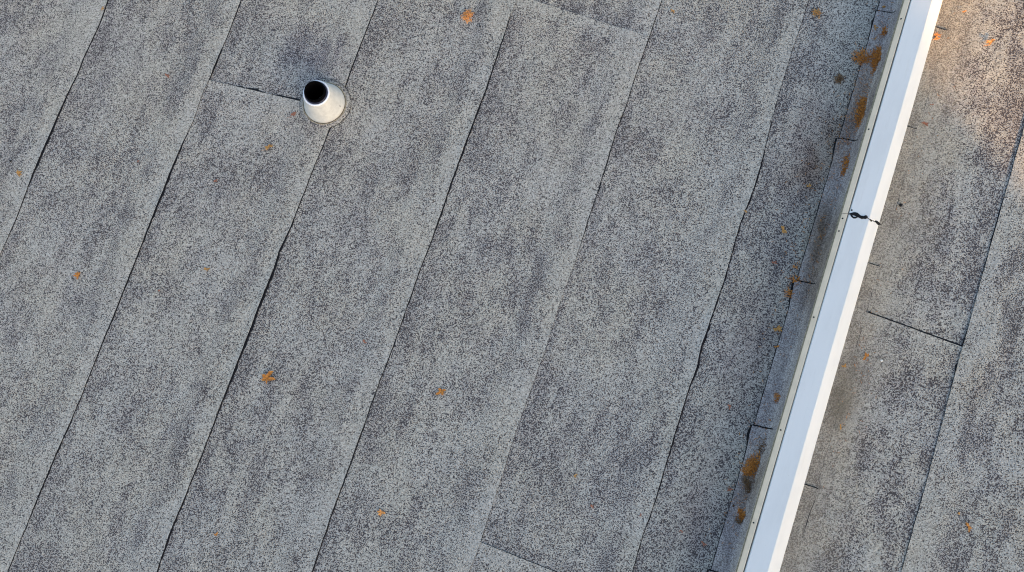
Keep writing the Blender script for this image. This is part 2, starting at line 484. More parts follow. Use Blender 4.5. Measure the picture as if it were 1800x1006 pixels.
def cap_sheet(k, ya, yb, north_lap, south_under):
    """one roll of cap sheet; right edge laps over the next sheet, its north end (if north_lap) laps over the roll beyond"""
    step = 0.025
    n = int(round((yb - ya) / step))
    v, f, lapA, toeA = [], [], [], []
    nc = len(OFFS)
    top = []
    for i in range(n + 1):
        yy = ya + (yb - ya) * i / n
        for j, off in enumerate(OFFS):
            # the ends of the roll follow the askew lap line
            y = yy
            if north_lap:
                w = sstep(yb - 0.6, yb, yy)
                y = yy + w * (lap_end_y(k, -off) - yb)
            ex = edge_x(k, y)
            x = ex - off
            z = TH + 0.0052 * sstep(0.26, 0.10, off)
            lift = max(0.0, lerp_table(BEAD.get(k, [(0, 3)]), y) - 3) * 0.0005
            z += lift * sstep(0.035, 0.0, off)
            d_end = 9.0
            if north_lap:
                d_end = yb - yy
                z += 0.0055 * sstep(0.25, 0.10, d_end)
            # ride over the end lap of the strip this sheet covers
            if (k + 1) in END_LAPS:
                ny = END_LAPS[k + 1][0]
                z += 0.0055 * sstep(0.26, 0.10, off) * sstep(ny - 0.30, ny - 0.12, y) * sstep(ny + 0.20, ny + 0.03, y)
            z += 0.0012 * noise.noise(Vector((x * 2.5, y * 1.4, k))) + 0.0003
            v.append((x, y, z))
            lapA.append(min(off, d_end * 1.1))
            t = max(0.0, 0.9 - off)
            if south_under is not None:
                t = min(t, max(0.0, yy - south_under + 0.01))
            toeA.append(t)
    def idx(i, j): return i * nc + j
    for i in range(n):
        for j in range(nc - 1):
            f.append((idx(i, j), idx(i + 1, j), idx(i + 1, j + 1), idx(i, j + 1)))
    ntop = len(v)
    for i in range(ntop):
        x, y, z = v[i]
        v.append((x, y, z - TH))
        lapA.append(lapA[i]); toeA.append(toeA[i])
    nf = len(f)
    for a, b, c, d in list(f): f.append((d + ntop, c + ntop, b + ntop, a + ntop))
    mi = [0] * nf + [1] * nf
    for i in range(n):
        for j in (0, nc - 1):
            a, b = idx(i, j), idx(i + 1, j)
            f.append((a, a + ntop, b + ntop, b) if j == 0 else (b, b + ntop, a + ntop, a)); mi.append(1)
    for j in range(nc - 1):
        for i in (0, n):
            a, b = idx(i, j), idx(i, j + 1)
            f.append((b, b + ntop, a + ntop, a) if i == n else (a, a + ntop, b + ntop, b)); mi.append(1)
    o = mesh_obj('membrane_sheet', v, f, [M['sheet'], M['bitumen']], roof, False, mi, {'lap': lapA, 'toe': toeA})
    # bitumen bleed-out along the right edge
    bead_strip([(edge_x(k, y), y, TH + 0.0005) for y in frange(ya, yb, 0.0125)], lambda p: lerp_table(BEAD.get(k, [(0, 3)]), p[1]), (1, 0), o, k)
    return o


def frange(a, b, s):
    n = max(1, int(round(abs(b - a) / s)))
    return [a + (b - a) * i / n for i in range(n + 1)]


def bead_strip(line, width, outward, parent, seed, h=0.0045, name='seam_bead'):
    """low rounded ribbon of bitumen; width(p) in mm, outward = unit direction away from the sheet"""
    v, f = [], []
    ox, oy = outward
    for i, p in enumerate(line):
        w = width(p) * 1.35
        nz = noise.noise(Vector((seed * 5.7 + p[0] * 17, p[1] * 17.0, 2.0))) + 0.6 * noise.noise(Vector((seed * 2.3 + p[0] * 60, p[1] * 60.0, 8.0)))
        w = max(0.0, w * (1.0 + 0.75 * nz) * (0.0 if w < 1 and nz < 0.0 else 1.0)) * 0.001
        x, y, z = p
        hh = h if w > 0.0008 else 0.0
        for t, zz in ((-0.006, -0.001), (0.0, hh * 0.9), (0.45, hh * 0.7), (1.0, -0.0012)):
            d = t if t < 0 else t * w
            v.append((x + ox * d, y + oy * d, z + zz))
    for i in range(len(line) - 1):
        for j in range(3):
            a = i * 4 + j
            f.append((a, a + 1, a + 5, a + 4))
    return mesh_obj(name, v, f, M['bitumen'], parent, True)


for k in range(-3, 6):
    if k in END_LAPS:
        ey = END_LAPS[k][0]
        s = cap_sheet(k, Y0, ey, True, None)
        # end lap bead, thick only in places
        prof = {2: [(-.9, 0), (-.86, 1), (-.72, 2), (-.66, 7), (-.5, 10), (-.45, 4), (-.35, 8), (-.22, 11), (-.1, 5), (0, 0)],
                4: [(-.9, 0), (-.55, 0), (-.5, 1), (-.3, 3), (-.12, 1), (0, 0)],
                5: [(-.9, 0), (-.7, 2), (-.4, 3), (-.2, 1), (0, 1)]}[k]
        pts = [(seam_x(k) - o_, lap_end_y(k, -o_), TH + 0.0005) for o_ in frange(0.9, 0.0, 0.0125)]
        sx = seam_x(k)
        bead_strip(pts, lambda p: lerp_table(prof, p[0] - sx), (0, 1), s, k + 30)
        cap_sheet(k, ey - 0.12, Y1, False, ey)
    else:
        cap_sheet(k, Y0, Y1, False, None)

# last field sheet of the left roof, running under the flashing
XF = 1.165          # toe of the flashing
XW = 1.275          # face of the parapet


def plain_sheet(x0, x1, ya, yb, ztop, mat, lap_right, lap_left, name='membrane_sheet', toe_left=False, toe_right=False):
    xs = frange(x0, x1, 0.06)
    ys = frange(ya, yb, 0.05)
    v, f, la, ta = [], [], [], []
    for y in ys:
        for x in xs:
            z = ztop + 0.0010 * noise.noise(Vector((x * 2.5, y * 1.4, 9)))
            v.append((x, y, z))
            d = 9.0
            if lap_left is not None: d = x - lap_left
            if lap_right is not None: d = min(d, lap_right - x)
            la.append(max(0.0, d))
            t = 9.0
            if toe_left: t = x - x0 - UNDER
            if toe_right: t = x1 - x - UNDER
            ta.append(max(0.0, t))
    nx = len(xs)
    for i in range(len(ys) - 1):
        for j in range(nx - 1):
            a = i * nx + j
            f.append((a, a + 1, a + nx + 1, a + nx))
    n = len(v)
    v += [(x, y, z - TH) for x, y, z in v]
    la += la; ta += ta
    f += [(d + n, c + n, b + n, a + n) for a, b, c, d in list(f)]
    rows = len(ys)
    for i in range(rows - 1):
        a, b = i * nx, (i + 1) * nx
        f.append((a, b, b + n, a + n))
        a, b = a + nx - 1, b + nx - 1
        f.append((b, a, a + n, b + n))
    return mesh_obj(name, v, f, mat, roof, False, None, {'lap': la, 'toe': ta})


plain_sheet(seam_x(5) - UNDER, XW - 0.002, Y0, Y1, TH, M['sheet'], None, None, toe_left=True)

# ------------------------------------------------------------------ cap sheets of the right roof (their LEFT edge laps over)
XS = 2.176
XE = 1.375          # right face of the parapet


def right_edge(y):
    return XS + 0.003 * noise.noise(Vector((3.3, y * 6, 1))) + lerp_table([(-.3, -.002), (.4, .004), (.8, .0), (1.0, .002), (1.8, .012), (2.4, .02)], y)


# first strip is two rolls with an end lap at y = 1.0
def right_first(ya, yb, z0, end_lap):
    xs = frange(XE - 0.0, XS + UNDER, 0.05)
    ys = frange(ya, yb, 0.025)
    v, f, la, ta = [], [], [], []
    for y in ys:
        for x in xs:
            yy = y
            d = 9.0
            z = z0 + 0.001 * noise.noise(Vector((x * 2.5, y * 1.4, 19)))
            if end_lap:
                w = sstep(yb - 0.5, yb, y)
                yy = y + w * (-0.044 * (x - 1.9) + 0.002 * noise.noise(Vector((x * 20, 4, 4))))
                d = yb - y
                z += 0.0055 * sstep(0.22, 0.08, d)
                d *= 1.6
            v.append((x, yy, z))
            la.append(max(0.0, d))
            ta.append(max(0.0, XS - x) * 0.8)
    nx = len(xs)
    for i in range(len(ys) - 1):
        for j in range(nx - 1):
            a = i * nx + j
            f.append((a, a + 1, a + nx + 1, a + nx))
    nf = len(f)
    n = len(v)
    v += [(x, y, z - TH) for x, y, z in v]
    la += la; ta += ta
    f += [(d + n, c + n, b + n, a + n) for a, b, c, d in list(f)]
    r = len(ys) - 1
    mi = [0] * nf + [1] * nf
    for j in range(nx - 1):
        a = r * nx + j
        f.append((a, a + 1, a + 1 + n, a + n)); mi.append(1)
    return mesh_obj('membrane_sheet', v, f, [M['sheet_right'], M['bitumen']], roof, False, mi, {'lap': la, 'toe': ta})


ra = right_first(Y0, 1.005, TH, True)
right_first(1.005 - 0.12, Y1, TH, False)
ytab = [(1.60, 0), (1.62, 8), (1.8, 8), (2.0, 7), (2.17, 9), (2.2, 6)]
bead_strip([(x, 1.005 - 0.044 * (x - 1.9) + 0.002 * noise.noise(Vector((x * 20, 4, 4))), TH + 0.0008) for x in frange(1.61, XS, 0.0125)],
           lambda p: lerp_table(ytab, p[0]), (0, 1), ra, 77)


def right_second(xl, xr_, seed, edge):
    offs = [0.0, 0.006, 0.016, 0.035, 0.06, 0.09, 0.13, 0.18, 0.25, 0.35, 0.47, 0.60, 0.75, 0.9, 1.0]
    ys = frange(Y0, Y1, 0.025)
    v, f, la, ta = [], [], [], []
    for y in ys:
        e = edge(y)
        for o_ in offs:
            z = TH + 0.0058 * sstep(0.26, 0.10, o_) + 0.0055 * sstep(0.26, 0.1, o_) * sstep(0.70, 0.88, y) * sstep(1.2, 1.03, y)
            z += 0.001 * noise.noise(Vector(((e + o_) * 2.5, y * 1.4, seed)))
            v.append((e + o_, y, z))
            la.append(o_ * 0.7); ta.append(max(0.0, 0.9 - o_))
    nx = len(offs)
    for i in range(len(ys) - 1):
        for j in range(nx - 1):
            a = i * nx + j
            f.append((a, a + 1, a + nx + 1, a + nx))
    nf = len(f)
    n = len(v)
    v += [(x, y, z - TH) for x, y, z in v]
    la += la; ta += ta
    f += [(d + n, c + n, b + n, a + n) for a, b, c, d in list(f)]
    mi = [0] * nf + [1] * nf
    for i in range(len(ys) - 1):
        a, b = i * nx, (i + 1) * nx
        f.append((a, b, b + n, a + n)); mi.append(0)
    return mesh_obj('membrane_sheet', v, f, [M['sheet_right'], M['bitumen']], roof, False, mi, {'lap': la, 'toe': ta})


rb = right_second(XS, None, 4, right_edge)
RB = [(-1, 0), (-.1, 1), (.15, 1), (.3, 0), (.82, 0), (.88, 11), (.99, 12), (1.01, 1), (1.1, 0), (1.45, 0), (1.5, 3), (1.6, 0), (1.68, 5), (1.85, 4), (2.0, 0), (3, 0)]
bead_strip([(right_edge(y), y, TH + 0.0008) for y in frange(Y0, Y1, 0.0125)], lambda p: lerp_table(RB, p[1]), (-1, 0), rb, 55)
for q in range(1, 5):
    e = XS + 0.9 * q
    right_second(e, None, 4 + q, lambda y, e=e: e + 0.003 * noise.noise(Vector((e, y * 5, 1))))

# ------------------------------------------------------------------ parapet between the two roofs
parapet = empty('parapet_wall', (XW, 1.0, 0))
tag(parapet, 'low white capped parapet wall dividing the two grey roof areas', 'parapet wall')


def pp(o):
    """keep world placement under the parapet's empty"""
    o.parent = parapet
    o.matrix_parent_inverse = Matrix.Translation(parapet.location).inverted()
    return o


pp(box('wall_core', XW, XE, Y0, Y1, -0.003, 0.215, M['render']))

# base flashing sheets, about a metre each
LL = [-4.5, -3.6, -2.65, -1.68, -0.705, 0.17, 1.085, 2.03, 2.915, 3.9, 4.8, 5.7, 6.5]


def flashing(y_s, y_n, side, extra, kink):
    """L-shaped flashing sheet: toe on the roof, upstand on the wall. side -1 = left face, +1 = right face"""
    face = XW if side < 0 else XE
    toe = (XW - XF) if side < 0 else (1.600 - XE)
    prof = [(toe, 0.0), (toe * 0.93, 0.0), (toe * 0.7, 0.0), (toe * 0.45, 0.0), (0.030, 0.001), (0.016, 0.006), (0.006, 0.018), (0.002, 0.04), (0.0, 0.10), (0.0, 0.15)]
    ys = frange(y_s, y_n, 0.02)
    nx = len(prof)
    v, f = [], []
    for y in ys:
        d = y_n - y
        up = 0.0048 * sstep(0.16, 0.06, d)
        for j, (o_, z) in enumerate(prof):
            oo = o_ + 0.0015
            if j < 3:
                oo += 0.0018 * noise.noise(Vector((side, y * 14, 2))) + kink * sstep(0.20, 0.02, d) * 0.012 + 0.003 * noise.noise(Vector((side * 3, y * 3, 6)))
            w = min(1.0, z / 0.02)
            zz = z + TH * 2 + (1 - w) * up + 0.0012 * (1 - w)
            oo += w * (up + TH)
            if j >= 4: oo += 0.0015 * noise.noise(Vector((z * 20, y * 6, 3)))
            sk = (0.0 if side > 0 else -0.012) * (oo / toe)
            wy = y + sk * sstep(0.3, 0.0, d) + (0.004 * noise.noise(Vector((oo * 30, 1, y_n))) if d < 0.001 else 0)
            v.append((face + side * oo, wy, zz))
    for i in range(len(ys) - 1):
        for j in range(nx - 1):
            a = i * nx + j
            q = (a, a + 1, a + nx + 1, a + nx)
            f.append(q if side < 0 else q[::-1])
    nf = len(f)
    n = len(v)
    # thickness towards the wall / roof
    v += [(x - side * (TH if z > 0.025 else 0.0), y, z - (TH if z <= 0.04 else 0.0)) for x, y, z in v]
    f += [(d + n, c + n, b + n, a + n) for a, b, c, d in list(f)]
    mi = [0] * nf + [1] * nf
    for i in range(len(ys) - 1):
        a, b = i * nx, (i + 1) * nx
        f.append((a, b, b + n, a + n)); mi.append(1)
    r = len(ys) - 1
    for j in range(nx - 1):
        a = r * nx + j
        f.append((a, a + 1, a + 1 + n, a + n)); mi.append(1)
    o = pp(mesh_obj('flashing_sheet', v, f, [M['flash'] if side < 0 else M['sheet_right'], M['bitumen']], None, False, mi,
                    {'lap': [0.3] * len(v), 'toe': [0.3] * len(v)}))
    # toe bead
    toe_pts = [v[i * nx] for i in range(len(ys))]
    if side < 0:
        wf = lambda p: 2.2 + 5.5 * sstep(0.22, 0.03, y_n - p[1]) * (1 if y_n < 2.5 else 0.6)
    else:
        wf = lambda p: max(0.0, 1.5 + 5.0 * noise.noise(Vector((p[1] * 2.6, 5, 5))))
    bead_strip([(a, b, TH + 0.0018) for a, b, c in toe_pts], wf, (side, 0), o, y_n * 3, h=0.004)
    # end bead up the toe
    end_pts = [v[r * nx + j] for j in range(0, 8)]
    fine = []
    for a, b in zip(end_pts, end_pts[1:]):
        for t in range(4): fine.append(tuple(a[q] + (b[q] - a[q]) * t / 4 for q in range(3)))
    v2, f2 = [], []
    for i, p in enumerate(fine):
        w = (0.0065 if side < 0 else 0.003) * (0.75 + 0.7 * noise.noise(Vector((p[0] * 80, p[1], 3))))
        v2 += [(p[0], p[1] - 0.003, p[2] + 0.0004), (p[0] + side * 0.0006, p[1] + w * 0.5, p[2] + 0.0006), (p[0], p[1] + w, p[2] - 0.0038)]
    for i in range(len(fine) - 1):
        for j in range(2):
            a = i * 3 + j
            f2.append((a, a + 1, a + 4, a + 3))
    e = mesh_obj('end_bead', v2, f2, M['bitumen'], o, True)
    return o


for i in range(len(LL) - 1):
    flashing(LL[i] - (0.10 if i else 0), LL[i + 1], -1, 0, 1.0 if i in (3, 4, 5, 6) else 0.4)
RL = [-4.6, -3.7, -2.8, -1.9, -0.98, -0.07, 1.31, 2.215, 2.90, 3.8, 4.7, 5.6, 6.5]
for i in range(len(RL) - 1):
    flashing(RL[i] - (0.10 if i else 0), RL[i + 1], +1, 0, [0.2, -0.8, 0.5, -0.3, 0.9][i % 5])

# edge trim under the cap (left face)
TX = 1.264


def extrude_profile(name, prof, ya, yb, mat, step=0.25, wob=0.0, skew=(0, 0), seed=0):
    """closed (x, z) profile drawn along y; skew shears the two cut ends"""
    ys = frange(ya, yb, step)
    n = len(prof)
    v, f = [], []
    x0 = sum(p[0] for p in prof) / n
    for i, y in enumerate(ys):
        for j, (x, z) in enumerate(prof):
            s = skew[0] if i == 0 else skew[1] if i == len(ys) - 1 else 0
            dx = wob * noise.noise(Vector((y * 0.7, seed, 1)))
            dz = wob * noise.noise(Vector((y * 0.9, seed, 7)))
            v.append((x + dx, y + s * (x - x0), z + dz))
    for i in range(len(ys) - 1):
        for j in range(n):
            l = (j + 1) % n
            f.append((i * n + j, (i + 1) * n + j, (i + 1) * n + l, i * n + l))
    f.append(tuple(range(n)))
    f.append(tuple((len(ys) - 1) * n + k for k in reversed(range(n))))
    return mesh_obj(name, v, f, mat)


trim_prof = [(1.2390, 0.204), (1.2405, 0.209), (1.2645, 0.2410), (1.2665, 0.2425), (1.2690, 0.240), (1.2445, 0.208), (1.2430, 0.204)]
JY = 1.487
for a, b in ((Y0, -1.55), (-1.548, JY - 0.002), (JY + 0.001, 4.5), (4.502, Y1)):
    pp(extrude_profile('edge_trim', trim_prof, a, b, M['trim'], wob=0.0016, seed=2))

# white metal cap in lengths with a butt joint
T = 0.0015
cap_prof = [(1.2735, 0.222), (1.2735, 0.2475), (1.2765, 0.2505), (1.383, 0.2615), (1.387, 0.2600), (1.456, 0.2165), (1.460, 0.2120), (1.4615, 0.130),
            (1.4600, 0.130), (1.4585, 0.2110), (1.455, 0.2150), (1.386, 0.2583), (1.383, 0.2598), (1.2772, 0.2488), (1.2752, 0.2468), (1.2752, 0.222)]
for i, (a, b, sk) in enumerate(((Y0, -1.553, (0, 0)), (-1.55, JY - 0.0025, (0, 0.03)), (JY + 0.001, 4.5, (0.03, 0)), (4.503, Y1, (0, 0)))):
    c = pp(extrude_profile('coping', cap_prof, a, b, M['coping'], wob=0.0032, skew=sk, seed=4))

# black strip standing in for the shadow in the reveal between trim and cap
pp(box('reveal_shadow_strip', TX + 0.006, 1.2730, Y0, Y1, 0.150, 0.231, M['rubber']))

# tan sealant along the bottom of the trim, crumbly, mostly at the far end
v, f = [], []
for y in frange(Y0, Y1, 0.012):
    a = 0.5 + 0.9 * noise.noise(Vector((y * 3.0, 2, 2))) + 0.6 * noise.noise(Vector((y * 22, 2, 2)))
    w = max(0.0, a) * 0.0040 * (1.0 if y > 1.35 else 0.15)
    bx = 1.2395
    v += [(bx + 0.003, y, 0.202), (bx - w, y, 0.204), (bx - w, y, 0.208), (bx + 0.004, y, 0.2155)]
n = len(v) // 4
for i in range(n - 1):
    for j in range(3):
        a = i * 4 + j
        f.append((a, a + 1, a + 5, a + 4))
pp(mesh_obj('sealant_bead', v, f, M['tan_sealant'], None, True))

# screws in the trim
for i, y in enumerate((-3.1, -2.5, -1.9, -1.3, -0.36, 0.174, 0.846, 1.376, 1.455, 2.023, 2.75, 3.3, 3.9, 4.6, 5.2)):
    vv, ff = [], []
    r = 0.0045
    for j, (rr, dx) in enumerate(((r, 0.002), (r, -0.0015), (r * 0.6, -0.003))):
        for q in range(8):
            an = q * math.pi / 4
            vv.append((1.2525 + dx + 0.8 * rr * math.sin(an), y + rr * math.cos(an), 0.2262 - dx * 0.6 + rr * 0.9 * math.sin(an)))
    for j in range(2):
        for q in range(8):
            l = (q + 1) % 8
            ff.append((j * 8 + q, j * 8 + l, (j + 1) * 8 + l, (j + 1) * 8 + q))
    ff.append(tuple(16 + q for q in range(8)))
    pp(mesh_obj('screw', vv, ff, M['screw']))


# black tar smeared over the cap joint
def cap_z(x):
    if x < 1.383: return 0.2505 + (x - 1.2765) / (1.383 - 1.2765) * 0.011
    return 0.2605 - (x - 1.387) / (1.456 - 1.387) * 0.0440


def joint_pt(zx, zy):
    px, py = 1480 + zx / 16.76, 350 + zy / 16.76
    z = 0.25
    for _ in range(4):
        p = at(px, py, z)
        z = cap_z(p.x)
    return Vector((p.x, p.y, z + 0.0012))


def jit(lst): return [joint_pt(a, b) for a, b, _ in lst], [c * 1.25 / 16.76 * 0.0039 for a, b, c in lst]


v, f = [], []
for lst in (
    [(200, 440, 8), (235, 442, 16), (280, 442, 24), (330, 440, 32), (380, 442, 38), (430, 458, 40), (470, 485, 38), (510, 512, 30), (550, 532, 30), (590, 545, 36), (630, 547, 28), (670, 543, 34), (710, 532, 40), (740, 545, 22), (755, 555, 8)],
    [(270, 470, 18), (290, 505, 18), (315, 535, 16), (350, 552, 20), (385, 553, 18), (420, 545, 14), (450, 525, 16), (475, 500, 16)],
    [(272, 312, 8), (282, 322, 20), (292, 340, 16), (298, 352, 6)],
    [(808, 600, 6), (835, 618, 14), (862, 645, 20), (885, 650, 10)],
    [(905, 638, 6), (920, 645, 10), (940, 662, 5)],
    [(955, 672, 5), (990, 658, 20), (1015, 675, 26), (1045, 700, 30), (1075, 730, 32), (1110, 735, 20), (1145, 752, 8)],
    [(760, 560, 4), (808, 600, 5)],
):
    pts, rad = jit(lst)
    tube_path(pts, rad, 0.28, 10, v, f)
pp(mesh_obj('joint_sealant', v, f, M['bitumen'], None, True))

# ------------------------------------------------------------------ vent pipe with its boot
VX, VY = -2.039, 1.252
vent = empty('vent_pipe', (VX, VY, 0.012))
tag(vent, 'round black vent pipe in a white cone boot standing on the grey roof', 'vent pipe')
wobr = lambda a, j: 0.012 * math.sin(3 * a + 1) + 0.01 * noise.noise(Vector((math.cos(a) * 2, math.sin(a) * 2, j)))
pf = lathe('base_flange', [(0.120, -0.004), (0.120, 0.005), (0.148, 0.0055), (0.162, 0.004), (0.170, 0.000), (0.176, -0.008)], M['flange'], vent, 72, wob=wobr)
lathe('sealant_ring', [(0.134, 0.004), (0.140, 0.0085), (0.145, 0.0080), (0.1475, 0.0045)], M['tan_sealant'], vent, 72,
      wob=lambda a, j: 0.03 * noise.noise(Vector((math.cos(a) * 5, math.sin(a) * 5, j * .3))))
lathe('boot_cone', [(0.1385, 0.002), (0.1385, 0.008), (0.1365, 0.012), (0.1250, 0.046), (0.1120, 0.085), (0.0980, 0.127), (0.0875, 0.158), (0.084, 0.165)], M['cone'], vent, 72)
lathe('boot_rim', [(0.084, 0.160), (0.0862, 0.166), (0.0852, 0.1715), (0.081, 0.174), (0.076, 0.1725), (0.0745, 0.168), (0.0755, 0.160)], M['white_rim'], vent, 72, closed=True)
lathe('pipe_collar', [(0.0745, 0.158), (0.0745, 0.176), (0.072, 0.180), (0.068, 0.180)], M['pipe_side'], vent, 64)
lathe('pipe', [(0.067, 0.05), (0.067, 0.204), (0.0655, 0.207), (0.0615, 0.207), (0.0595, 0.204), (0.0595, -0.1)], M['shaded_black'], vent, 64)
lathe('flange_bead', [(0.1722, -0.0005), (0.1735, 0.0005), (0.1748, -0.004)], M['bitumen'], vent, 72, wob=lambda a, j: 0.012 * math.sin(3 * a + 1) + 0.012 * noise.noise(Vector((math.cos(a) * 3, math.sin(a) * 3, j * .2))))
lathe('base_crack', [(0.1375, 0.010), (0.1402, 0.0098), (0.1412, 0.006)], M['bitumen'], vent, 96, wob=lambda a, j: 0.010 * noise.noise(Vector((math.cos(a) * 6, math.sin(a) * 6, j * .2))))
# small tear near the foot of the boot
v, f = tube_path([Vector((0.121, 0.006, 0.052)), Vector((0.124, 0.000, 0.050)), Vector((0.127, -0.004, 0.044))], [0.0015, 0.003, 0.001], 0.8, 6)
mesh_obj('tear', v, f, M['rubber'], vent)


# ------------------------------------------------------------------ leaves and needles
def needles(px, py, w_px, h_px, mat, seed, n=60, ang=0.0, z=0.010, lens=0.028, thick=0.0011, pile=0.012):
    """tangle of thin curled needles; returns the top-level object"""
    c = at(px, py, 0.012)
    R = random.Random(seed)
    s = 1 / 255.0
    v, f = [], []
    rot = CC + ang
    for i in range(n):
        r = R.random() ** 0.62
        a = R.uniform(0, 2 * math.pi)
        ex, ey = r * math.cos(a) * w_px * s * 0.5, r * math.sin(a) * h_px * s * 0.5
        x = ex * math.cos(rot) - ey * math.sin(rot)
        y = ex * math.sin(rot) + ey * math.cos(rot)
        h = R.uniform(0.001, pile * (1.1 - r))
        th = R.uniform(0, 2 * math.pi)
        curl = R.uniform(-1.6, 1.6)
        ln = lens * R.uniform(0.5, 1.1) * min(1.0, (w_px + h_px) * 0.5 * s / 0.05 + 0.35)
        pts, rad = [], []
        p = Vector((x, y, h))
        m = 4
        for q in range(m + 1):
            pts.append(p.copy())
            rad.append(thick * (1.0 if q < m else 0.4) * R.uniform(0.9, 1.5))
            th += curl / m
            p = p + Vector((math.cos(th), math.sin(th), R.uniform(-0.25, 0.25))) * ln / m
            p.z = max(0.0008, p.z)
        tube_path(pts, rad, 0.9, 3, v, f)
    o = mesh_obj('needle_clump', v, f, mat, None, False, loc=(c.x, c.y, 0.0045 + z * 0.3))
    return o


def leaf(px, py, size_px, mat, seed, elong=1.0, ang=None, stem=False, z=0.0105):
    """small dry leaf broken into a few narrow curled blades, some with a stalk"""
    c = at(px, py, z)
    R = random.Random(seed)
    s = size_px / 255.0
    v, f = [], []
    a0 = R.uniform(0, 6.28) if ang is None else ang
    nb = max(3, min(9, int(size_px * 0.55)))
    for b in range(nb):
        th = a0 + (0.0 if elong > 1.25 else 1.0) * R.uniform(-3.1, 3.1) + R.uniform(-0.6, 0.6) + (math.pi if R.random() < 0.4 else 0)
        ln = s * R.uniform(0.40, 0.62)
        wd = s * R.uniform(0.07, 0.15)
        curl = R.uniform(-0.9, 0.9)
        rise = R.uniform(0.05, 0.5)
        ox, oy = R.uniform(-.12, .12) * s, R.uniform(-.12, .12) * s
        base = len(v)
        m = 5
        x, y = ox, oy
        for i in range(m + 1):
            t = i / m
            w = wd * math.sin(math.pi * min(1.0, 0.12 + t * 0.86)) + 0.0004
            zz = 0.0006 + rise * s * t * (1 - 0.6 * t) * 0.5
            tx, ty = math.cos(th), math.sin(th)
            for j in (-1, 0, 1):
                v.append((x - ty * w * j, y + tx * w * j, zz + (0.25 * w if j else 0.0)))
            th += curl / m
            x += tx * ln / m
            y += ty * ln / m
        for i in range(m):
            for j in range(2):
                q = base + i * 3 + j
                f.append((q, q + 1, q + 4, q + 3))
    n = len(v)
    v += [(x, y, zz - 0.0006) for x, y, zz in v]
    f += [(d + n, c_ + n, b_ + n, a_ + n) for a_, b_, c_, d in list(f)]
    if stem:
        p0 = Vector((0, 0, 0.002))
        d = Vector((-math.cos(a0), -math.sin(a0), 0)) * s * 1.0
        sd = Vector((math.sin(a0), -math.cos(a0), 0)) * s * 0.15
        tube_path([p0, p0 + d * 0.5 + sd, p0 + d], [0.0014, 0.0011, 0.0007], 1, 4, v, f)
    return mesh_obj('dead_leaf', v, f, mat, None, False, loc=(c.x, c.y, c.z))


